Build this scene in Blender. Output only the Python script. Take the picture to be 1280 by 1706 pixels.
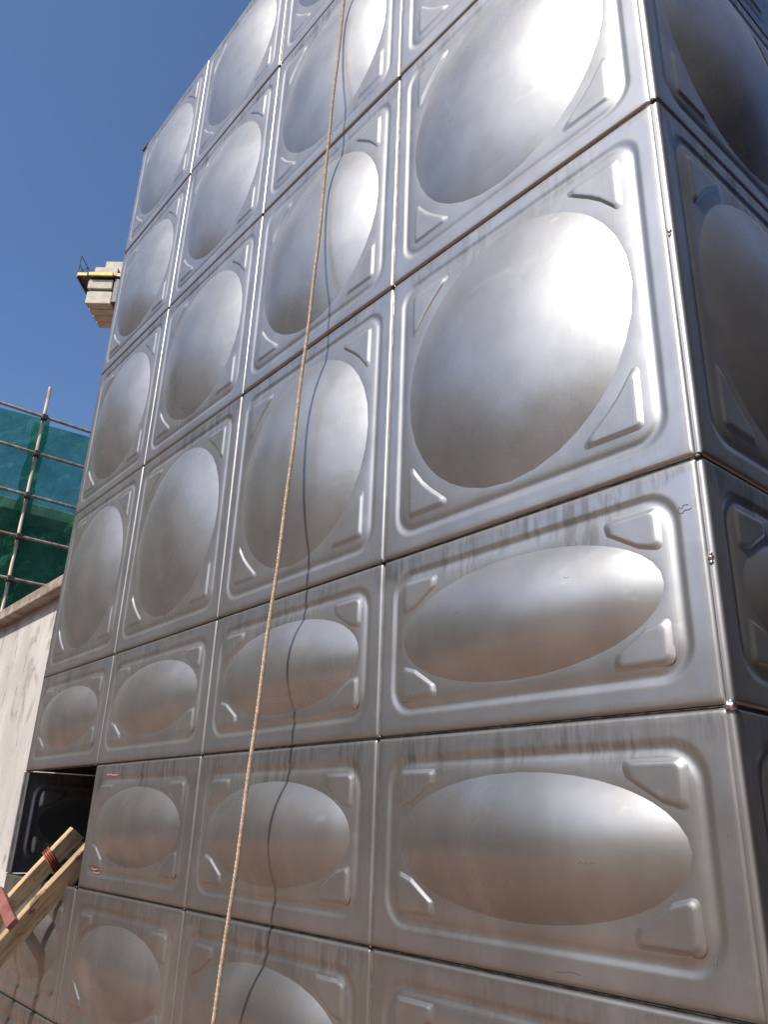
import bpy, bmesh, math, random
from mathutils import Vector, Matrix
from math import sin, cos, pi, radians, sqrt, atan2
random.seed(7)
for o in list(bpy.data.objects): bpy.data.objects.remove(o)
S = bpy.context.scene
COL = S.collection

# ------------------------------------------------------------------ camera
CAM = Vector((0.724, -1.4222, -0.7344))
PITCH, YAW, ROLL, F = 0.380564, -0.88252, 0.034758, 1320.3
fw = Vector((sin(YAW)*cos(PITCH), cos(YAW)*cos(PITCH), sin(PITCH)))
rt = Vector((cos(YAW), -sin(YAW), 0)); up = rt.cross(fw)
r2 = rt*cos(ROLL)+up*sin(ROLL); u2 = -rt*sin(ROLL)+up*cos(ROLL)
cd = bpy.data.cameras.new('camera'); cam = bpy.data.objects.new('camera', cd); COL.objects.link(cam)
m = Matrix((r2, u2, -fw)).transposed().to_4x4(); m.translation = CAM; cam.matrix_world = m
cd.sensor_fit = 'VERTICAL'; cd.sensor_height = 36; cd.lens = 36*F/1706
cd.clip_start = 0.02; cd.clip_end = 3000
S.camera = cam
S.render.resolution_x, S.render.resolution_y = 769, 1024

# ------------------------------------------------------------------ light
SUN_EL, SUN_AZ = radians(42), radians(9)        # azimuth: from -Y towards +X
sd = Vector((sin(SUN_AZ)*cos(SUN_EL), -cos(SUN_AZ)*cos(SUN_EL), sin(SUN_EL)))
w = bpy.data.worlds.new('World'); S.world = w; w.use_nodes = True
nt = w.node_tree; nt.nodes.clear()
sky = nt.nodes.new('ShaderNodeTexSky'); sky.sky_type = 'NISHITA'; sky.sun_disc = False
sky.sun_elevation = SUN_EL; sky.sun_rotation = atan2(sd.x, sd.y)
sky.air_density = 1.0; sky.dust_density = 2.5; sky.ozone_density = 8.0
bg = nt.nodes.new('ShaderNodeBackground'); bg.inputs['Strength'].default_value = 0.135
wo = nt.nodes.new('ShaderNodeOutputWorld')
nt.links.new(sky.outputs[0], bg.inputs[0]); nt.links.new(bg.outputs[0], wo.inputs[0])
ld = bpy.data.lights.new('sun', 'SUN'); ld.energy = 4.3; ld.angle = radians(0.53); ld.color = (1, .94, .85)
sun = bpy.data.objects.new('sun', ld); COL.objects.link(sun)
sun.rotation_euler = sd.to_track_quat('Z', 'Y').to_euler(); sun.location = sd*30
vs = S.view_settings; vs.view_transform = 'Standard'; vs.look = 'None'; vs.gamma = 1; vs.use_curve_mapping = False
vs.exposure = 0.3

# ------------------------------------------------------------------ node helper
class NT:
    def __init__(s, name):
        s.m = bpy.data.materials.new(name); s.m.use_nodes = True; s.t = s.m.node_tree; s.t.nodes.clear()
        s.out = s.t.nodes.new('ShaderNodeOutputMaterial')
    def n(s, typ, ins=None, **kw):
        d = s.t.nodes.new(typ)
        for k, v in kw.items(): setattr(d, k, v)
        for k, v in (ins or {}).items():
            if isinstance(v, bpy.types.NodeSocket): s.t.links.new(v, d.inputs[k])
            else: d.inputs[k].default_value = v
        return d
    def math(s, op, a, b=0.0, c=0.0):
        return s.n('ShaderNodeMath', {0: a, 1: b, 2: c}, operation=op).outputs[0]
    def ramp(s, v, lo, hi, a=0.0, b=1.0):
        return s.n('ShaderNodeMapRange', {0: v, 1: lo, 2: hi, 3: a, 4: b}, clamp=True, interpolation_type='SMOOTHSTEP').outputs[0]
    def noise(s, vec, scale, detail=3, rough=.5, dist=0.0):
        return s.n('ShaderNodeTexNoise', {'Vector': vec, 'Scale': scale, 'Detail': detail, 'Roughness': rough, 'Distortion': dist}).outputs[0]
    def mapv(s, vec, scale=(1, 1, 1), loc=(0, 0, 0)):
        return s.n('ShaderNodeMapping', {'Vector': vec, 'Scale': scale, 'Location': loc}).outputs[0]
    def mix(s, f, a, b):
        d = s.n('ShaderNodeMix', data_type='RGBA')
        for k, v in ((0, f), (6, a), (7, b)):
            if isinstance(v, bpy.types.NodeSocket): s.t.links.new(v, d.inputs[k])
            else: d.inputs[k].default_value = v if k == 0 or len(v) == 4 else (*v, 1)
        return d.outputs[2]
    def bsdf(s, **kw):
        ins = {k.replace('_', ' '): ((*v, 1) if isinstance(v, tuple) and len(v) == 3 else v) for k, v in kw.items()}
        b = s.n('ShaderNodeBsdfPrincipled', ins); s.t.links.new(b.outputs[0], s.out.inputs[0]); return b
    def bump(s, h, strength, dist, normal=None):
        i = {'Height': h, 'Strength': strength, 'Distance': dist}
        if normal: i['Normal'] = normal
        return s.n('ShaderNodeBump', i).outputs[0]

def steel(name, dome=False):
    t = NT(name)
    pos = t.n('ShaderNodeNewGeometry').outputs['Position']
    uv = t.n('ShaderNodeUVMap', uv_map='sheet').outputs[0]
    sx = t.n('ShaderNodeSeparateXYZ', {0: uv}); ux, vtop = sx.outputs[0], sx.outputs[1]
    edge = t.n('ShaderNodeAttribute', attribute_name='edge').outputs['Fac']
    rnd = t.n('ShaderNodeObjectInfo').outputs['Random']
    # rolled grain runs along x of the sheet
    grain = t.noise(t.mapv(pos, (140, 140, 6)), 1.0, 2, .6)
    grain2 = t.noise(t.mapv(pos, (14, 14, 260)), 1.0, 2, .6)
    cloud = t.noise(pos, 5.5, 4, .6)
    blotch = t.noise(pos, 1.7, 3, .5, .4)
    col = t.mix(t.ramp(cloud, .3, .7), (.372, .360, .340), (.452, .440, .418))
    col = t.mix(t.math('MULTIPLY', t.ramp(grain, .35, .75), .16), col, (.42, .42, .42))
    rough = t.ramp(blotch, .3, .7, .26, .33)
    rough = t.math('ADD', rough, t.math('MULTIPLY', t.math('SUBTRACT', grain, .5), .05))
    if not dome:
        # heat tint close to the welded edges
        e_n = t.math('ADD', edge, t.math('MULTIPLY', t.math('SUBTRACT', t.noise(pos, 23, 3, .6), .5), .03))
        tint = t.ramp(e_n, .0, .026, 1, 0)
        col = t.mix(t.math('MULTIPLY', tint, .5), col, (.27, .25, .23))
        t2 = t.math('MULTIPLY', t.ramp(e_n, .014, .028), t.ramp(e_n, .028, .05, 1, 0))
        col = t.mix(t.math('MULTIPLY', t2, .35), col, (.40, .42, .50))
        # grey water runs below the upper edge
        comb = t.n('ShaderNodeCombineXYZ', {0: t.math('ADD', t.math('MULTIPLY', ux, 46), t.math('MULTIPLY', rnd, 90)), 1: t.math('MULTIPLY', vtop, 7), 2: rnd}).outputs[0]
        runs = t.noise(comb, 1.0, 4, .65)
        comb2 = t.n('ShaderNodeCombineXYZ', {0: t.math('ADD', t.math('MULTIPLY', ux, 3.2), t.math('MULTIPLY', rnd, 50)), 1: 0.0, 2: rnd}).outputs[0]
        length = t.ramp(t.noise(comb2, 1.0, 2, .5), .3, .7, .03, .19)
        fall = t.math('SUBTRACT', 1.0, t.math('DIVIDE', vtop, length))
        st = t.math('MULTIPLY', t.ramp(runs, .40, .60), t.ramp(fall, -.1, .35))
        gaps = t.noise(t.mapv(comb2, (1.9, 1, 1), (7.3, 0, 2.1)), 1.0, 3, .6)
        st = t.math('MULTIPLY', st, t.ramp(gaps, .36, .60, .12, 1.0))
        st = t.math('MULTIPLY', st, t.ramp(rnd, .1, .9, .5, 1.0))
        col = t.mix(t.math('MULTIPLY', st, .85), col, (.165, .168, .16))
        rough = t.math('ADD', rough, t.math('MULTIPLY', st, .14))
        rough = t.math('ADD', rough, t.math('MULTIPLY', tint, .06))
    # dull splash film on the lower rows
    pz = t.n('ShaderNodeSeparateXYZ', {0: pos}).outputs[2]
    film = t.math('MULTIPLY', t.ramp(pz, -.1, -1.1), t.ramp(t.noise(t.mapv(pos, (3, 3, 1.6)), 1.3, 5, .65, .5), .28, .62, .35, 1.0))
    col = t.mix(t.math('MULTIPLY', film, .55), col, (.215, .197, .175))
    # scuffs
    sc = t.noise(t.mapv(pos, (9, 9, 30)), 1.6, 3, .55)
    scm = t.math('MULTIPLY', t.ramp(sc, .56, .72), t.ramp(blotch, .5, .62))
    col = t.mix(t.math('MULTIPLY', scm, .25), col, (.27, .265, .25))
    rough = t.math('ADD', rough, t.math('MULTIPLY', scm, .12))
    b1 = t.bump(t.noise(pos, 4.2, 2, .4), .5, .006)
    b2 = t.bump(grain2, .05, .0004, b1)
    b3 = t.bump(t.noise(pos, 22, 1, .4), .15, .0010, b2)
    p1 = t.n('ShaderNodeBsdfPrincipled', {'Base Color': col, 'Metallic': 1.0, 'Roughness': rough, 'Normal': b3}).outputs[0]
    p2 = t.n('ShaderNodeBsdfPrincipled', {'Base Color': col, 'Metallic': 1.0, 'Roughness': .66, 'Normal': b3}).outputs[0]
    mx = t.n('ShaderNodeMixShader', {0: .39, 1: p1, 2: p2}).outputs[0]
    t.t.links.new(mx, t.out.inputs[0])
    return t.m

def simple(name, c1, c2, scale=6, rough=.8, bump=.3, dist=.01, metallic=0.0, stretch=(1, 1, 1), lo=.35, hi=.65):
    t = NT(name)
    pos = t.n('ShaderNodeNewGeometry').outputs['Position']
    v = t.mapv(pos, stretch)
    n = t.noise(v, scale, 5, .62)
    n2 = t.noise(v, scale*7, 3, .6)
    f = t.math('ADD', t.ramp(n, lo, hi), t.math('MULTIPLY', t.math('SUBTRACT', n2, .5), .5))
    t.bsdf(Base_Color=t.mix(t.n('ShaderNodeClamp', {0: f}).outputs[0], c1, c2), Metallic=metallic,
           Roughness=t.ramp(n2, .3, .7, rough-.06, rough+.06), Normal=t.bump(t.math('ADD', n, t.math('MULTIPLY', n2, .4)), bump, dist))
    return t.m

M = {}
M['steel'] = steel('brushed_stainless_sheet')
M['dome'] = steel('pressed_stainless_dome', True)
M['weld'] = simple('burnt_weld', (.035, .033, .032), (.10, .088, .078), 60, .5, .5, .002, 1.0)
M['weld_pale'] = simple('pale_weld', (.42, .37, .32), (.66, .62, .56), 40, .38, .4, .002, 1.0)  # on vertical seams: sun glint along the weld edges put into a paler colour
M['weld_bright'] = simple('bright_weld', (.55, .5, .44), (.75, .72, .68), 90, .25, .6, .002, 1.0)
M['galv'] = simple('plain_steel_sheet', (.5, .5, .5), (.58, .58, .58), 3, .4, .2, .004, 1.0)
M['plaster'] = None

def plaster():
    t = NT('weathered_plaster')
    pos = t.n('ShaderNodeNewGeometry').outputs['Position']
    big = t.noise(t.mapv(pos, (1, 1, .45)), 2.3, 5, .6, .3)
    fine = t.noise(pos, 38, 4, .65)
    c = t.mix(t.ramp(big, .35, .68), (.37, .35, .32), (.50, .475, .44))
    sm = t.noise(t.mapv(pos, (5, 5, 2.2), (3, 0, 1)), 1.0, 5, .7, .8)
    c = t.mix(t.math('MULTIPLY', t.ramp(sm, .54, .66), .7), c, (.19, .175, .155))
    c = t.mix(t.math('MULTIPLY', t.ramp(fine, .55, .75), .25), c, (.6, .57, .52))
    t.bsdf(Base_Color=c, Roughness=.9, Normal=t.bump(t.math('ADD', big, t.math('MULTIPLY', fine, .25)), .6, .012))
    return t.m
M['plaster'] = plaster()
M['cap'] = simple('concrete_coping', (.17, .135, .105), (.34, .28, .225), 9, .9, .6, .012)
M['ground'] = simple('red_brown_yard', (.17, .095, .062), (.26, .155, .105), .9, .92, .4, .02)
M['concrete'] = simple('grey_concrete', (.26, .255, .25), (.38, .37, .36), 3, .9, .4, .01)
M['block'] = simple('counterweight_concrete', (.42, .395, .31), (.52, .49, .40), 2, .85, .3, .01)
M['yellow'] = simple('yellow_crane_paint', (.55, .36, .04), (.68, .46, .06), 3, .5, .1, .002)
M['darksteel'] = simple('dark_painted_steel', (.05, .05, .055), (.09, .085, .09), 6, .5, .2, .003)
M['pipe'] = simple('rusty_scaffold_pipe', (.24, .17, .12), (.46, .38, .30), 9, .6, .3, .003, .2, (1, 1, .3))
M['clamp'] = simple('scaffold_clamp', (.03, .028, .026), (.09, .07, .06), 30, .7, .3, .003)
M['rope'] = simple('tan_rope_fibre', (.30, .215, .14), (.47, .37, .26), 70, .9, .5, .001)
M['wood'] = simple('pale_sawn_wood', (.30, .19, .09), (.56, .40, .21), 7, .8, .5, .004, 0, (1, 1, 1))
M['redpaint'] = simple('red_painted_wood', (.13, .045, .035), (.25, .085, .07), 9, .7, .4, .003)
M['redwire'] = simple('red_brown_wire', (.22, .05, .035), (.34, .10, .07), 30, .45, .2, .001)
M['brickwall'] = simple('dark_grey_render', (.05, .046, .042), (.085, .078, .07), 1.2, .9, .3, .01)
M['beigewall'] = simple('beige_render', (.30, .26, .21), (.38, .34, .28), 1.2, .9, .3, .01)

def wood_mat(name, dark, light, rough_amt):
    t = NT(name)
    tc = t.n('ShaderNodeTexCoord').outputs['Object']
    g = t.noise(t.mapv(tc, (26, 26, 2.0)), 1.5, 5, .65, .6)
    k = t.noise(t.mapv(tc, (8, 8, 5)), 2.0, 4, .7)
    c = t.mix(t.ramp(g, .32, .68), dark, light)
    c = t.mix(t.math('MULTIPLY', t.ramp(k, .52, .62), rough_amt), c, (.11, .075, .045))
    t.bsdf(Base_Color=c, Roughness=.85, Normal=t.bump(t.math('ADD', g, t.math('MULTIPLY', k, rough_amt)), .7, .006))
    return t.m
M['wood'] = wood_mat('sawn_pine', (.33, .225, .115), (.54, .40, .22), .4)
M['bark'] = wood_mat('rough_waney_pine', (.24, .16, .085), (.46, .33, .18), .9)

def net_mat():
    t = NT('green_safety_net')
    pos = t.n('ShaderNodeNewGeometry').outputs['Position']
    n = t.noise(pos, 1.6, 4, .6)
    c = t.mix(t.ramp(n, .3, .7), (.035, .20, .11), (.085, .31, .20))
    fold = t.noise(t.mapv(pos, (1, 5.5, 2.2)), 1.3, 4, .6, 1.2)
    nb = t.bump(fold, .9, .12)
    dif = t.n('ShaderNodeBsdfDiffuse', {'Color': c, 'Normal': nb}).outputs[0]
    trl = t.n('ShaderNodeBsdfTranslucent', {'Color': c, 'Normal': nb}).outputs[0]
    a = t.n('ShaderNodeMixShader', {0: .45, 1: dif, 2: trl}).outputs[0]
    tr = t.n('ShaderNodeBsdfTransparent', {'Color': (.42, .80, .66, 1)}).outputs[0]
    sh = t.n('ShaderNodeMixShader', {0: t.ramp(t.noise(pos, 3, 3, .6), .3, .7, .50, .70), 1: tr, 2: a}).outputs[0]
    t.t.links.new(sh, t.out.inputs[0])
    return t.m
M['net'] = net_mat()

# ------------------------------------------------------------------ mesh helpers
def mesh(name, verts, faces, smooth=False):
    me = bpy.data.meshes.new(name); me.from_pydata([tuple(v) for v in verts], [], faces); me.update()
    bm = bmesh.new(); bm.from_mesh(me); bmesh.ops.recalc_face_normals(bm, faces=bm.faces); bm.to_mesh(me); bm.free()
    if smooth: me.polygons.foreach_set('use_smooth', [True]*len(me.polygons))
    return me
def obj(name, me, mat, parent=None, loc=(0, 0, 0), rot=(0, 0, 0)):
    o = bpy.data.objects.new(name, me); COL.objects.link(o)
    if me is not None and mat is not None and len(me.materials) == 0: me.materials.append(mat)
    o.location = loc; o.rotation_euler = rot
    if parent: o.parent = parent
    return o
def tag(o, label=None, cat=None, group=None, kind=None):
    if label: o['label'] = label
    if cat: o['category'] = cat
    if group: o['group'] = group
    if kind: o['kind'] = kind
    return o
def empty(name, loc=(0, 0, 0), label=None, cat=None, group=None, rz=0):
    o = bpy.data.objects.new(name, None); COL.objects.link(o); o.location = loc; o.rotation_euler = (0, 0, rz)
    o.empty_display_size = .1
    return tag(o, label, cat, group)
class MB:
    def __init__(s): s.v = []; s.f = []
    def box(s, a, b, mat=None, bev=0):
        x0, y0, z0 = a; x1, y1, z1 = b
        bm = bmesh.new(); bmesh.ops.create_cube(bm, size=1)
        for v in bm.verts: v.co = Vector(((x0+x1)/2+v.co.x*(x1-x0), (y0+y1)/2+v.co.y*(y1-y0), (z0+z1)/2+v.co.z*(z1-z0)))
        if bev: bmesh.ops.bevel(bm, geom=bm.edges[:], offset=bev, segments=2, affect='EDGES', profile=.5)
        k = len(s.v); bm.verts.index_update()
        for v in bm.verts: s.v.append((mat @ v.co) if mat else v.co.copy())
        for f in bm.faces: s.f.append([k+v.index for v in f.verts])
        bm.free(); return s
    def tube(s, pts, r, n=8, cap=True):
        pts = [Vector(p) for p in pts]; k = len(s.v); prev = None
        for i, p in enumerate(pts):
            t = (pts[min(i+1, len(pts)-1)]-pts[max(i-1, 0)]).normalized()
            if prev is None:
                a = t.cross(Vector((0, 0, 1))); a = a if a.length > .05 else t.cross(Vector((1, 0, 0)))
            else: a = prev - t*prev.dot(t)
            a.normalize(); prev = a; b = t.cross(a)
            rr = r[i] if isinstance(r, (list, tuple)) else r
            for j in range(n): s.v.append(p+(a*cos(2*pi*j/n)+b*sin(2*pi*j/n))*rr)
        for i in range(len(pts)-1):
            for j in range(n):
                s.f.append([k+i*n+j, k+i*n+(j+1) % n, k+(i+1)*n+(j+1) % n, k+(i+1)*n+j])
        if cap:
            s.f.append([k+j for j in range(n)][::-1]); s.f.append([k+(len(pts)-1)*n+j for j in range(n)])
        return s
    def build(s, name, mat, parent=None, smooth=False, loc=(0, 0, 0)):
        return obj(name, mesh(name, s.v, s.f, smooth), mat, parent, loc)

# ------------------------------------------------------------------ ground
GZ = -2.30
def grid_ground():
    n = 40; vs_, fs = [], []
    for j in range(n+1):
        for i in range(n+1):
            x = (i/n-.5)*2; y = (j/n-.5)*2
            x = math.copysign(abs(x)**3, x)*600; y = math.copysign(abs(y)**3, y)*600
            vs_.append((x, y, GZ))
    for j in range(n):
        for i in range(n):
            a = j*(n+1)+i; fs.append((a, a+1, a+n+2, a+n+1))
    return mesh('ground', vs_, fs)
tag(obj('ground', grid_ground(), M['ground']), kind='structure')

# ------------------------------------------------------------------ water tank
HS, HL = 0.5045, 0.9935
RZ = [-4*HS, -3*HS, -2*HS, -HS, 0, HL, 2*HL, 3*HL, 4*HL]
NC, NSIDE = 7, 8
def rrect(a, b, r):
    pts = []
    cs = [(a-r, b-r, 0), (-(a-r), b-r, pi/2), (-(a-r), -(b-r), pi), (a-r, -(b-r), 1.5*pi)]
    for q in range(4):
        cx, cz, a0 = cs[q]
        for i in range(NC): 
            t = a0+pi/2*i/(NC-1); pts.append((cx+r*cos(t), cz+r*sin(t)))
        ex, ez = pts[-1]; nx_, nz_, na = cs[(q+1) % 4]
        tx, tz = nx_+r*cos(na), nz_+r*sin(na)
        for i in range(1, NSIDE): pts.append((ex+(tx-ex)*i/NSIDE, ez+(tz-ez)*i/NSIDE))
    return pts
GAP = .0016
def sheet_mesh(hw, hh, A, B):
    hw -= GAP; hh -= .0026
    prof = [(0, .03), (0, .0105)]                      # (inset from edge, depth inwards)
    R = .0105
    for i in range(1, 7): t = pi/2*i/6; prof.append((R*(1-cos(t)), R*(1-sin(t))))
    g0, g1, D = .046, .084, .0042
    prof.append((.022, 0)); prof.append((g0-.004, 0))
    for i in range(0, 13):
        t = i/12; prof.append((g0+(g1-g0)*t, D*(.5-.5*cos(2*pi*t))**.9))
    prof.append((g1+.004, -.001))
    loops, edge = [], []
    for e, d in prof:
        rad = max(.0035, .003+e*.75) if e < .03 else .018+(e-.03)*.45
        if e >= g0-.005: rad = .075-(e-g0)*.5
        elif e > .015: rad = .03
        loops.append([(x, d, z) for x, z in rrect(hw-e, hh-e, rad)]); edge.append(e if d < .0001 or e > .01 else 0)
    last = loops[-1]
    el = [(A*cos(t), -.001, B*sin(t)) for t in (atan2(z/B, x/A) for x, _, z in last)]
    loops.append(el); edge.append(.2)
    N = len(last); V = [p for l in loops for p in l]; Fc = []
    for i in range(len(loops)-1):
        for j in range(N):
            Fc.append((i*N+j, i*N+(j+1) % N, (i+1)*N+(j+1) % N, (i+1)*N+j))
    me = mesh('panel_sheet', V, Fc, True)
    at = me.attributes.new('edge', 'FLOAT', 'POINT'); at.data.foreach_set('value', [edge[i//N] for i in range(len(V))])
    uv = me.uv_layers.new(name='sheet')
    for l in me.loops:
        c = me.vertices[l.vertex_index].co; uv.data[l.index].uv = (c.x, hh-c.z)
    # outward must be -y
    if sum(p.normal.y*p.area for p in me.polygons) > 0: me.flip_normals()
    me.materials.append(M['steel'])
    angs = [atan2(z/B, x/A) for x, _, z in el]
    return me, angs
def dome_mesh(A, B, H, angs):
    rings = [1, .992, .98, .96, .92, .86, .78, .69, .59, .48, .36, .24, .12]
    V, Fc = [], []; N = len(angs)
    for r in rings:
        # spherical-cap like profile, small roll at the rim
        h = H*(1-r**2.05)
        for t in angs: V.append((A*r*cos(t), -.001-h, B*r*sin(t)))
    V.append((0, -.001-H, 0)); c = len(V)-1
    for i in range(len(rings)-1):
        for j in range(N): Fc.append((i*N+j, i*N+(j+1) % N, (i+1)*N+(j+1) % N, (i+1)*N+j))
    k = (len(rings)-1)*N
    for j in range(N): Fc.append((k+j, k+(j+1) % N, c))
    me = mesh('dome', V, Fc, True)
    if sum(p.normal.y*p.area for p in me.polygons) > 0: me.flip_normals()
    me.materials.append(M['dome'])
    return me
def fillet_poly(pts, rads, n=5):
    out = []; L = len(pts)
    for i in range(L):
        p = Vector(pts[i]); a = (Vector(pts[i-1])-p); b = (Vector(pts[(i+1) % L])-p)
        if rads[i] <= 0: out.append(p); continue
        a.normalize(); b.normalize(); ang = a.angle(b); d = rads[i]/math.tan(ang/2)
        c = p+(a+b).normalized()*(rads[i]/sin(ang/2))
        p0 = p+a*d; p1 = p+b*d
        v0 = p0-c; v1 = p1-c; th = v0.angle_signed(v1)
        for k in range(n+1):
            t = -th*k/n; out.append(c+Vector((v0.x*cos(t)-v0.y*sin(t), v0.x*sin(t)+v0.y*cos(t))))
    return out
def boss_mesh(pts, rads, H, side=-1):
    P = fillet_poly(pts, rads); n = len(P)
    area = sum(P[i].x*P[(i+1) % n].y-P[(i+1) % n].x*P[i].y for i in range(n))
    if area < 0: P = P[::-1]
    V, Fc = [], []
    c = sum(P, Vector((0, 0)))/n
    q = max(P, key=lambda p_: abs(p_.x)+abs(p_.y)); c = c.lerp(q, .12)        # a little towards the right-angled corner
    prof = [(-.05, -.001), (.0, .0002), (.06, .0010), (.13, .0030), (.20, .0050), (.26, H-.0003), (.32, H), (.38, H)]
    for off, h in prof:
        for i in range(n):
            q = P[i].lerp(c, off); V.append((q.x, side*h+(-.001 if side < 0 else 0), q.y))
    for k in range(len(prof)-1):
        for i in range(n): Fc.append((k*n+i, k*n+(i+1) % n, (k+1)*n+(i+1) % n, (k+1)*n+i))
    Fc.append(tuple((len(prof)-1)*n+i for i in range(n)))
    me = mesh('corner_boss', V, Fc, True)
    if sum(p.normal.y*p.area for p in me.polygons)*side < 0: me.flip_normals()
    me.materials.append(M['dome'])
    return me
def corner_pts(hw, hh, sx, sz, big):
    if big:
        base = [(.108, .105), (.29, .105), (.252, .137), (.205, .175), (.17, .208), (.135, .252), (.108, .29)]; rad = [.016, .012, 0, 0, 0, 0, .012]
    else:
        base = [(.094, .088), (.236, .088), (.228, .120), (.150, .168), (.094, .184)]; rad = [.018, .012, .014, .02, .014]
    return [(sx*(hw-x), sz*(hh-z)) for x, z in base], rad
KIT = {}
for big, hh in ((True, HL/2), (False, HS/2)):
    A, B, H = (.397, .397, .0685) if big else (.400, .150, .048)
    sh, ang = sheet_mesh(.5, hh, A, B)
    dm = dome_mesh(A, B, H, ang)
    bs = [boss_mesh(*corner_pts(.5, hh, sx, sz, big), .0056) for sx in (1, -1) for sz in (1, -1)]
    bi = [boss_mesh(*corner_pts(.5, hh, sx, sz, big), .0056, 1) for sx in (1, -1) for sz in (1, -1)]
    KIT[big] = (sh, dm, bs, bi)

TX0, TX1, TY1 = -4.0, 0.0, 3.0
tank = empty('water_tank', (-2.0, 1.5, -4*HS), 'tall stainless steel water tank of square pressed panels with round domes', 'water tank')
TO = Vector(tank.location)
def place_panel(world, rz, big, inner=False, tilt=.25):
    sh, dm, bs, bi = KIT[big]
    o = bpy.data.objects.new('panel', sh); COL.objects.link(o); o.parent = tank
    o.location = Vector(world)-TO
    o.rotation_euler = (radians(random.uniform(-tilt, tilt)), 0, rz+radians(random.uniform(-tilt, tilt)))
    d = bpy.data.objects.new('dome', dm); COL.objects.link(d); d.parent = o
    for b in (bi if inner else bs):
        q = bpy.data.objects.new('corner_boss', b); COL.objects.link(q); q.parent = o
    return o
for r in range(8):
    big = r >= 4; zc = (RZ[r]+RZ[r+1])/2
    for c in range(4):
        if r == 2 and c == 3: continue                 # the opening at the left
        place_panel((-c-.5, 0, zc), 0, big)
    for c in range(2):
        place_panel((.0125, .003+c+.5, zc), pi/2, big)
    place_panel((TX0, .012+.5, zc), -pi/2, big, inner=(r < 4))
# plain sheets that close the tank
MB().box((TX0+.02, TY1-.01, RZ[0]), (TX1-.02, TY1, RZ[8]-.01)).build('rear_sheet', M['galv'], tank, loc=-TO)
MB().box((TX1-.008, 2.012, RZ[0]), (TX1, TY1-.012, RZ[8]-.01)).build('side_sheet', M['galv'], tank, loc=-TO)
MB().box((TX0, 1.015, RZ[0]), (TX0+.008, TY1-.012, RZ[8]-.01)).build('side_sheet', M['galv'], tank, loc=-TO)
MB().box((TX0+.012, .012, RZ[8]-.022), (TX1-.012, TY1-.015, RZ[8]-.012)).build('roof_sheet', M['galv'], tank, loc=-TO)
MB().box((TX0+.012, .012, RZ[0]+.004), (TX1-.012, TY1-.015, RZ[0]+.012)).build('floor_sheet', M['galv'], tank, loc=-TO)
for i in range(5):
    x = TX0+.1+i*.95
    MB().box((x-.04, .03, RZ[0]-.11), (x+.04, TY1-.03, RZ[0]-.002), bev=.004).build('base_beam', M['darksteel'], tank, loc=-TO)

def bead(pts, r=.0032, seed=0):
    rnd_ = random.Random(seed); P = []; R_ = []
    for a, b in zip(pts[:-1], pts[1:]):
        a, b = Vector(a), Vector(b); n = max(2, int((b-a).length/.02))
        for i in range(n):
            P.append(a.lerp(b, i/n)+Vector((rnd_.uniform(-1, 1), rnd_.uniform(-1, 1), rnd_.uniform(-1, 1)))*.0006); R_.append(r*rnd_.uniform(.75, 1.2))
    P.append(Vector(pts[-1])); R_.append(r)
    return MB().tube(P, R_, 6)
def seam(name, pts, mat, r=.0036):
    bead(pts, r, len(tank.children)).build(name, mat, tank, True, loc=-TO)
D = .0105
for k in range(0, 8):                                   # horizontal seams, front
    seam('weld_seam', [(TX0, D, RZ[k]), (0, D, RZ[k])], M['weld'], .004)
    seam('weld_seam', [(.0125-D, .008, RZ[k]), (.0125-D, 2.0, RZ[k])], M['weld'], .004)
for c in range(1, 4):                                   # vertical seams, front; the pale bead colour stands in for sun glint
    seam('weld_seam', [(-c, D, RZ[0]), (-c, D, RZ[3 if c == 3 else 8])] if c != 3 else [(-3, D, RZ[0]), (-3, D, RZ[8])], M['weld_pale'], .0038)
seam('weld_seam', [(.0125-D, 1.003, RZ[0]), (.0125-D, 1.003, RZ[8])], M['weld_pale'], .0038)
seam('corner_weld', [(.0002, .014, RZ[0]), (.0002, .014, RZ[8])], M['weld'], .003)
seam('corner_weld', [(TX0, .006, RZ[0]), (TX0, .006, RZ[2])], M['weld'], .004)
seam('corner_weld', [(TX0, .006, RZ[3]), (TX0, .006, RZ[8])], M['weld'], .004)
def blob(p, r, mat, seed):
    bm = bmesh.new(); bmesh.ops.create_icosphere(bm, subdivisions=2, radius=r); rr = random.Random(seed)
    for v in bm.verts: v.co *= rr.uniform(.75, 1.2)
    me = bpy.data.meshes.new('weld_spot'); bm.to_mesh(me); bm.free()
    me.polygons.foreach_set('use_smooth', [True]*len(me.polygons))
    obj('weld_spot', me, mat, tank, Vector(p)-TO)
for k in range(1, 8):
    for c in range(1, 4): blob((-c, .002, RZ[k]), .0065, M['weld'], k*9+c)
    blob((.002, .005, RZ[k]), .0085 if k != 3 else .011, M['weld_bright'] if k == 3 else M['weld'], k*9)
for z in (.58, -.22, 1.52, 2.5): 
    blob((.002, .005, z), .0055, M['weld_pale'], int(z*100)); blob((.002, .005, z-.010), .0048, M['weld_pale'], int(z*100)+1)
    blob((.002, .005, z+.008), .0042, M['weld_bright'], int(z*100)+2)
# flange strip at the open panel
MB().box((TX0-.004, -.004, RZ[2]+.004), (TX0+.010, .03, RZ[3]-.004), bev=.002).build('opening_flange', M['galv'], tank, loc=-TO)
MB().box((TX0-.012, -.010, RZ[8]-.03), (TX0+.05, .05, RZ[8]+.012), bev=.004).build('lifting_lug', M['darksteel'], tank, loc=-TO)

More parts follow.
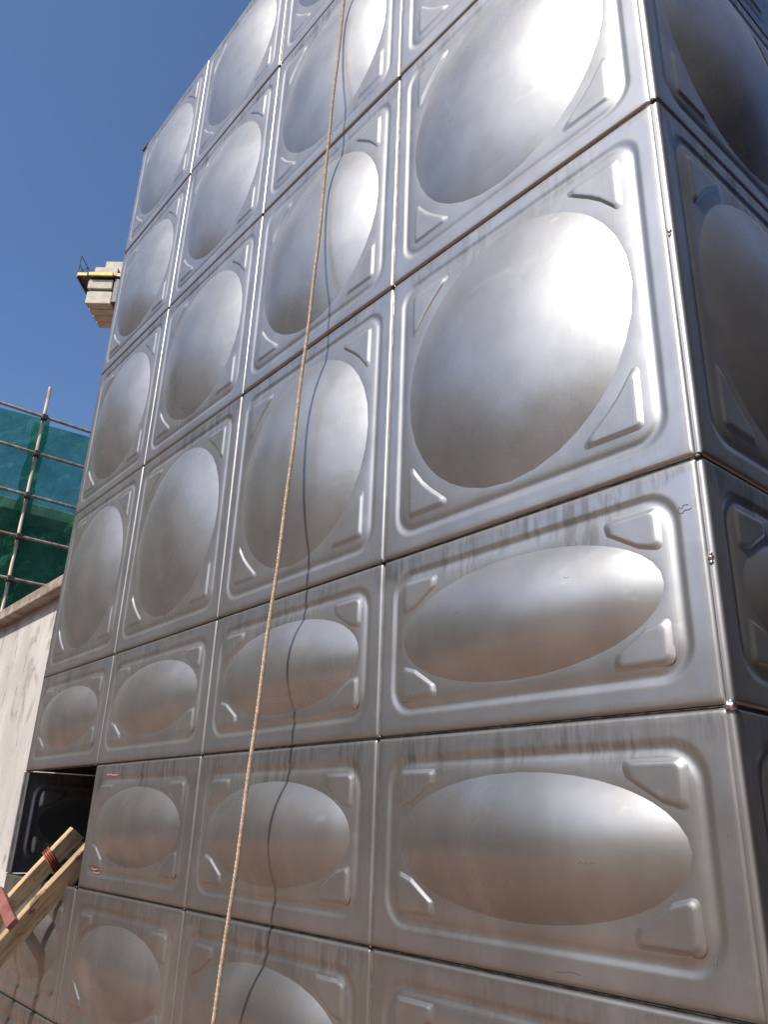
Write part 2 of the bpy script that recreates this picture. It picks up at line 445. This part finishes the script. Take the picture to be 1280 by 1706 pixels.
def front_depth(X, Z):
    c = int(-X); r = max(k for k in range(8) if RZ[k] <= Z); big = r >= 4
    A, B, H = (.397, .397, .0685) if big else (.400, .150, .048)
    q = ((X+c+.5)/A)**2+((Z-(RZ[r]+RZ[r+1])/2)/B)**2
    return -.0012 if q >= 1 else -.0012-H*(1-q)
M['ink'] = simple('black_marker', (.05, .05, .05), (.10, .10, .10), 80, .6, .1, .001)
M['redink'] = simple('red_crayon', (.30, .13, .13), (.38, .19, .18), 60, .7, .1, .001)
M['scratch'] = simple('bare_scratch', (.75, .74, .72), (.85, .84, .82), 60, .3, .1, .001, 1.0)
def stroke(pts, mat, wdt=.0022):
    V, Fc = [], []; P = [Vector((x, front_depth(x, z_)-.0006, z_)) for x, z_ in pts]
    for i, p in enumerate(P):
        t = (P[min(i+1, len(P)-1)]-P[max(i-1, 0)]).normalized(); n = Vector((-t.z, 0, t.x))*wdt*.33*(.5+.5*sin(pi*(i+.5)/len(P)))
        V += [p+n, p-n]
    for i in range(len(P)-1): Fc.append((2*i, 2*i+1, 2*i+3, 2*i+2))
    obj('marker_stroke' if mat != 'scratch' else 'scratch', mesh('stroke', V, Fc), M[mat], tank, -TO)
stroke([(-.052, -.108), (-.049, -.101), (-.044, -.106), (-.041, -.100), (-.035, -.0995), (-.028, -.101)], 'ink')
stroke([(-.050, -.113), (-.044, -.116), (-.038, -.1105), (-.030, -.112), (-.022, -.110)], 'ink')
stroke([(-.054, -.109), (-.051, -.114), (-.048, -.121)], 'ink', .0016)
stroke([(-.322, -.785), (-.318, -.780), (-.312, -.784)], 'ink'); stroke([(-.310, -.787), (-.306, -.781), (-.301, -.784)], 'ink'); stroke([(-.299, -.785), (-.294, -.782), (-.288, -.783)], 'ink', .0018)
stroke([(-.665, -.226), (-.660, -.222), (-.655, -.226), (-.650, -.222), (-.645, -.221)], 'ink', .0018)
stroke([(-.697, -.148), (-.694, -.154)], 'ink', .004); stroke([(-.325, -.198), (-.318, -.203), (-.309, -.202)], 'ink', .0018)
stroke([(-.624, .205), (-.618, .198), (-.612, .203)], 'ink', .0025); stroke([(-.608, .202), (-.603, .196), (-.600, .199)], 'ink', .004)
stroke([(-.742, -.731), (-.736, -.734), (-.730, -.733)], 'ink', .003)
stroke([(-.668, 1.44), (-.66, 1.431), (-.652, 1.434), (-.648, 1.427), (-.640, 1.429)], 'ink', .002)
stroke([(-2.850, -.553), (-2.81, -.552), (-2.77, -.556), (-2.725, -.555)], 'redink', .009)
stroke([(-2.86, -.925), (-2.83, -.930), (-2.79, -.926)], 'redink', .007); stroke([(-2.84, -.940), (-2.80, -.942), (-2.77, -.938)], 'redink', .006)
stroke([(-.125, -.365), (-.129, -.372), (-.126, -.379), (-.130, -.385)], 'ink', .0016)
stroke([(-.272, .268), (-.245, .252), (-.212, .237)], 'scratch', .0018); stroke([(-.556, .290), (-.552, .280), (-.549, .272)], 'scratch', .003)
stroke([(-.125, -.915), (-.119, -.925)], 'scratch', .002); stroke([(-.075, -.918), (-.078, -.928)], 'scratch', .0018); stroke([(-.42, -.985), (-.38, -.980), (-.36, -.983)], 'ink', .002)
stroke([(-1.62, -.31), (-1.53, -.345), (-1.44, -.352), (-1.34, -.338)], 'ink', .0012)

pl = MB().box((TX0-.03, -.02, GZ-.1), (TX1+.05, TY1+.05, RZ[0]-.11), bev=.01).build('concrete_plinth', M['concrete'])
tag(pl, 'low grey concrete plinth underneath the steel water tank', 'plinth')

# ------------------------------------------------------------------ rope
def interp(tab, z):
    tab = sorted(tab)
    if z <= tab[0][0]: return tab[0][1]
    for (a, va), (b, vb) in zip(tab[:-1], tab[1:]):
        if z <= b: return va+(vb-va)*(z-a)/(b-a)
    return tab[-1][1]
KS = sd.x/abs(sd.y)
APP = [(2.881, -1.435), (2.25, -1.461), (1.104, -1.511), (-.448, -1.642), (-1.297, -1.733)]      # rope as seen on the face plane
def spline(tab, z):
    d = .25; return (interp(tab, z-d)+2*interp(tab, z)+interp(tab, z+d))/4
SHD = [(3.5, -1.345), (2.131, -1.363), (.875, -1.376), (-.019, -1.404), (-.499, -1.421), (-.907, -1.461), (-1.26, -1.516), (-2, -1.60)]
APP = [(4, -1.39)]+APP+[(-2.2, -1.83)]
rp = []
z = 3.985
while z > GZ+.02:
    xa = spline(APP, z); xs = spline(SHD, z); k = (CAM.x-xa)/1.4222
    d = max(.078, min(.2, (xs-xa)/(k-KS)))
    if z > 3.75: d = d*(1-(z-3.75)/.235)+.012*(z-3.75)/.235
    f = d/1.4222
    rp.append(Vector((xa, 0, z)).lerp(CAM, f)+Vector((.003*sin(z*5.1)+.002*sin(z*13), 0, 0)))
    z -= .05
over = [Vector((rp[0].x, .5, RZ[8]+.012)), Vector((rp[0].x, .1, RZ[8]+.008))]
path = over+rp
def resample(P, step):
    out = [P[0].copy()]; acc = 0
    for a, b in zip(P[:-1], P[1:]):
        L = (b-a).length; t = step-acc
        while t <= L: out.append(a.lerp(b, t/L)); t += step
        acc = (L-(t-step))
    return out
path = resample(path, .0042)
rope = empty('rope', tuple(path[-1]), 'thin tan twisted rope hanging down the front of the steel tank', 'rope')
for s in range(3):
    q = []
    for i, p in enumerate(path):
        a = 2*pi*(i*.0042/.034+s/3)
        q.append(p+Vector((cos(a), sin(a), 0))*.0034-Vector(path[-1]))
    MB().tube(q, .0036, 5).build('strand', M['rope'], rope, True)

# ------------------------------------------------------------------ plaster wall
pw = empty('plaster_wall', (-8, .25, GZ), 'stained beige plaster wall with a concrete coping left of the tank', 'wall')
MB().box((-7.9, -.05, 0), (3.86, .16, .64-GZ-.0), bev=.006).build('wall', M['plaster'], pw)
x = -7.95
while x < 3.85:
    x1 = min(x+1.45, 3.90)
    MB().box((x, -.15, .637-GZ), (x1-.006, .22, .712-GZ+random.uniform(-.004, .004)), bev=.008).build('coping', M['cap'], pw)
    x = x1

# ------------------------------------------------------------------ scaffold and net
SX, SY = -12.0, 1.62
sc = empty('scaffold', (SX, SY, GZ), 'rusty tube scaffold standing behind the plaster wall', 'scaffold')
O = Vector(sc.location)
for dy, top in ((-3.2, 5.9), (0, 6.035), (2.4, 6.0), (4.8, 5.95)):
    MB().tube([(0, dy, 0), (.01, dy, 3), (0, dy, top-GZ)], .028, 10).build('pole', M['pipe'], sc, True)
BZ = [5.437, 4.771, 4.03, 3.331, 2.643, 1.95, 1.25]
for i, bz in enumerate(BZ):
    MB().tube([(.055, -4.2, bz-GZ+.01), (.055, 0, bz-GZ), (.055, 5.6, bz-GZ+.0)], .026, 10).build('ledger', M['pipe'], sc, True)
    for dy in (-3.2, 0, 2.4, 4.8):
        MB().box((-.035, dy-.045, bz-GZ-.045), (.095, dy+.045, bz-GZ+.045), bev=.012).build('coupler', M['clamp'], sc)
def net(name, y0, y1, z0, z1, x, seed, label, amp=.05, pull=0):
    rr = random.Random(seed); ph = [rr.uniform(0, 6) for _ in range(6)]
    nx, nz = 46, 60; V, Fc = [], []
    for j in range(nz+1):
        for i in range(nx+1):
            u, v = i/nx, j/nz; y = y0+(y1-y0)*u; zz = z0+(z1-z0)*v
            k = (zz-z0)/.68
            sag = abs(sin(pi*(zz-BZ[0])/.69))
            d = amp*sag*(.5+.5*sin(y*2.1+ph[0]))+amp*.45*sag*sin(y*5+zz*3.0+ph[1])+amp*.25*sag*sin((y-zz*1.3)*14+ph[2])+.006*sin(y*31+zz*17+ph[3])
            V.append((x-d, y, zz-(.05*sin(pi*u*2+ph[4])**2 if j == nz else 0)))
    for j in range(nz):
        for i in range(nx):
            a = j*(nx+1)+i; Fc.append((a, a+1, a+nx+2, a+nx+1))
    o = obj(name, mesh(name, V, Fc, True), M['net']); 
    return tag(o, label, 'net', 'green nets hung on the scaffold')
net('safety_net', SY-4.1, SY+.12, .9, 5.45, SX-.04, 1, 'green safety net left of the scaffold pole', .09)
net('safety_net', SY-.10, SY+5.5, .9, 5.42, SX-.09, 2, 'creased dark green safety net right of the scaffold pole', .16)

# building behind the net
bl = empty('unfinished_building', (-17, 2.5, GZ), 'concrete building behind the green scaffold nets', 'building')
MB().box((-4, -9, 0), (3.2, 9, 4.20-GZ), bev=.02).build('wall', M['cap'], bl)
MB().box((-4.2, -9.2, 4.20-GZ), (3.7, 9.2, 4.42-GZ), bev=.02).build('roof_slab', M['block'], bl)

# ------------------------------------------------------------------ tower crane
def pray(px, py):
    return (fw+r2*((px-640)/F)-u2*((py-853)/F)).normalized()
cdir = pray(165, 470); CD = 62.0
C0 = CAM+cdir*CD
hw_ = Vector((cdir.x, cdir.y, 0)).normalized()
yaw = atan2(hw_.y, hw_.x)-pi/2                            # local +y = away from the camera, +x = right in the picture
yaw -= radians(25)
cr = empty('tower_crane', (C0.x, C0.y, C0.z), 'distant tower crane counterweight with a yellow deck edge against the sky', 'crane', rz=yaw)
def cbox(name, a, b, mat, par=cr, bev=.03): return MB().box(a, b, bev=bev).build(name, M[mat], par)
# deck
cbox('deck', (-1.65, .08, .62), (11, 3.6, .72), 'darksteel')
e = cbox('deck_edge', (-1.7, 0, .55), (-.98, .08, .82), 'yellow')
cbox('deck_edge', (-.86, -.06, .55), (.88, .08, .84), 'yellow')
cbox('deck_edge', (1.15, 0, .55), (2.1, .08, .82), 'yellow')
cbox('deck_edge', (2.2, 0, .55), (11, .08, .82), 'yellow')
cbox('side_beam', (-1.74, .0, .40), (-1.62, 3.6, .74), 'darksteel')
# hanging slabs
for i in range(4):
    y = .25+i*.78
    cbox('counterweight_slab', (-.85+.0, y, -1.62), (.95, y+.70, -.62), 'block', bev=.05)
    cbox('counterweight_slab', (-.90, y+.0, -.34), (.86, y+.70, .42), 'block', bev=.05)
    cbox('hanger', (-.7, y+.15, -.62), (.8, y+.55, -.34), 'darksteel')
cbox('side_cheek', (.98, .22, -1.5), (1.35, 3.3, .5), 'darksteel')
cbox('winch_box', (-.2, .9, .72), (1.35, 2.6, 2.55), 'block')
cbox('control_box', (-.6, .25, .72), (1.05, .8, 1.5), 'block')
rl = MB()
for (x, y) in ((-1.68, .05), (-1.68, 1.3), (-1.68, 2.4), (-1.68, 3.5), (-.95, 3.5), (2.2, .05), (2.2, 3.5)):
    rl.tube([(x, y, .7), (x, y, 2.3)], .036, 6)
for zz in (1.5, 2.3):
    rl.tube([(-.95, 3.5, zz), (-1.68, 3.5, zz), (-1.68, .05, zz)], .034, 6)
    rl.tube([(2.2, .05, zz), (2.2, 3.5, zz), (5.0, 3.5, zz)], .034, 6)
rl.tube([(-1.68, .05, .75), (-1.68, 1.3, 2.3)], .028, 6)
rl.build('railing', M['darksteel'], cr)
mast = MB()
mh = GZ-C0.z
for (x, y) in ((9.5, 1), (11.1, 1), (9.5, 2.6), (11.1, 2.6)): mast.tube([(x, y, mh), (x, y, 6)], .09, 6)
zz = mh; fl = 0
while zz < 4:
    for (a, b) in (((9.5, 1), (11.1, 1)), ((11.1, 1), (11.1, 2.6)), ((11.1, 2.6), (9.5, 2.6)), ((9.5, 2.6), (9.5, 1))):
        mast.tube([(*a, zz), (*b, zz)], .05, 5, False); mast.tube([(*(a if fl else b), zz), (*(b if fl else a), zz+1.8)], .04, 5, False)
    zz += 1.8; fl ^= 1
mast.build('mast', M['yellow'], cr)

# ------------------------------------------------------------------ ladder
def ladder():
    Q = Vector((-3.27, 0, -.958)); a = Vector((.42, .9, 1.3)).normalized()      # axis where it passes over the sill of the opening
    tf = (Q.z-GZ-.01)/a.z; LB = Q-a*tf
    n = Vector((0, -1, 0)); n = (n-a*n.dot(a)).normalized(); s = Vector((1, .12, 0)); s = (s-a*s.dot(a)).normalized(); n = a.cross(s)
    if n.y > 0: n = -n
    m_ = Matrix((s, n, a)).transposed().to_4x4()
    root = bpy.data.objects.new('wooden_ladder', None); COL.objects.link(root); root.matrix_world = Matrix.Translation(LB) @ m_
    tag(root, 'rough wooden ladder with red lashing leaning into the dark tank opening', 'ladder')
    def rail(x0, x1, y0, y1, l0, l1, mat, seed):
        rr = random.Random(seed); V, Fc = [], []; N = 40
        prof = [(x0, y0+.003), (x0+.003, y0), (x1-.003, y0), (x1, y0+.003), (x1, y1-.003), (x1-.003, y1), (x0+.003, y1), (x0, y1-.003)]
        for i in range(N+1):
            zz = l0+(l1-l0)*i/N
            wv = .003*sin(i*.7+seed)+rr.uniform(-.0012, .0012)
            for (x, y) in prof: V.append((x+wv+rr.uniform(-.0006, .0006), y+.002*sin(i*.5+seed*2), zz+(.004*sin(x*90) if i == N else 0)))
        for i in range(N):
            for j in range(8): Fc.append((i*8+j, i*8+(j+1) % 8, (i+1)*8+(j+1) % 8, (i+1)*8+j))
        Fc.append(tuple(range(8))); Fc.append(tuple(N*8+j for j in range(8)))
        return obj('rail', mesh('rail', V, Fc), mat, root)
    rail(-.150, -.112, -.038, .038, 0, tf+.16, M['wood'], 1)
    rail(.112, .155, -.042, .045, 0, tf+.32, M['bark'], 2)
    for q in (-.235, -.62, -1.0):
        MB().box((-.20, .0455, tf+q-.024), (.17, .070, tf+q+.024), bev=.004).build('rung', M['redpaint'] if q == -.235 else M['wood'], root)
    for k in range(4):
        pts = [(-.156, -.046), (-.106, -.046), (-.106, .046), (-.156, .046), (-.156, -.046)]
        MB().tube([(x, y, tf+.02-.010*k+y*.25) for x, y in pts], .0048, 6).build('lashing', M['redwire'], root, True)
    return root
ladder()

# ------------------------------------------------------------------ yard buildings behind and beside the viewer (mirrored by the steel)
def block(name, label, a, b, mat, nwin, face):
    e = empty(name, ((a[0]+b[0])/2, (a[1]+b[1])/2, GZ), label, 'building'); o = Vector(e.location)
    MB().box(Vector(a)-o, Vector(b)-o, bev=.03).build('wall', M[mat], e)
    MB().box(Vector((a[0]-.3, a[1]-.3, b[2]))-o, Vector((b[0]+.3, b[1]+.3, b[2]+.25))-o, bev=.03).build('roof', M['concrete'], e)
    for i in range(nwin):
        for lv in range(int((b[2]-GZ)//3.2)):
            zz = GZ+1.0+lv*3.2
            if face == 'y': 
                x = a[0]+(i+.5)*(b[0]-a[0])/nwin; MB().box(Vector((x-.7, b[1]-.05, zz))-o, Vector((x+.7, b[1]+.02, zz+1.4))-o).build('window', M['darksteel'], e)
            else:
                y = a[1]+(i+.5)*(b[1]-a[1])/nwin; MB().box(Vector((a[0]-.02, y-.7, zz))-o, Vector((a[0]+.05, y+.7, zz+1.4))-o).build('window', M['darksteel'], e)
    return e
block('low_building', 'long low grey building across the yard facing the tank', (-46, -30, GZ), (14, -22, 4.8), 'brickwall', 14, 'y')
block('tall_building', 'tall dark grey building at the left end of the yard', (-30, -22, GZ), (-17, -2.5, 9.5), 'brickwall', 5, 'x')
block('dark_building', 'dark rendered building beside the right side of the tank', (3.2, -.8, GZ), (12, 18, 4.9), 'brickwall', 5, 'x')
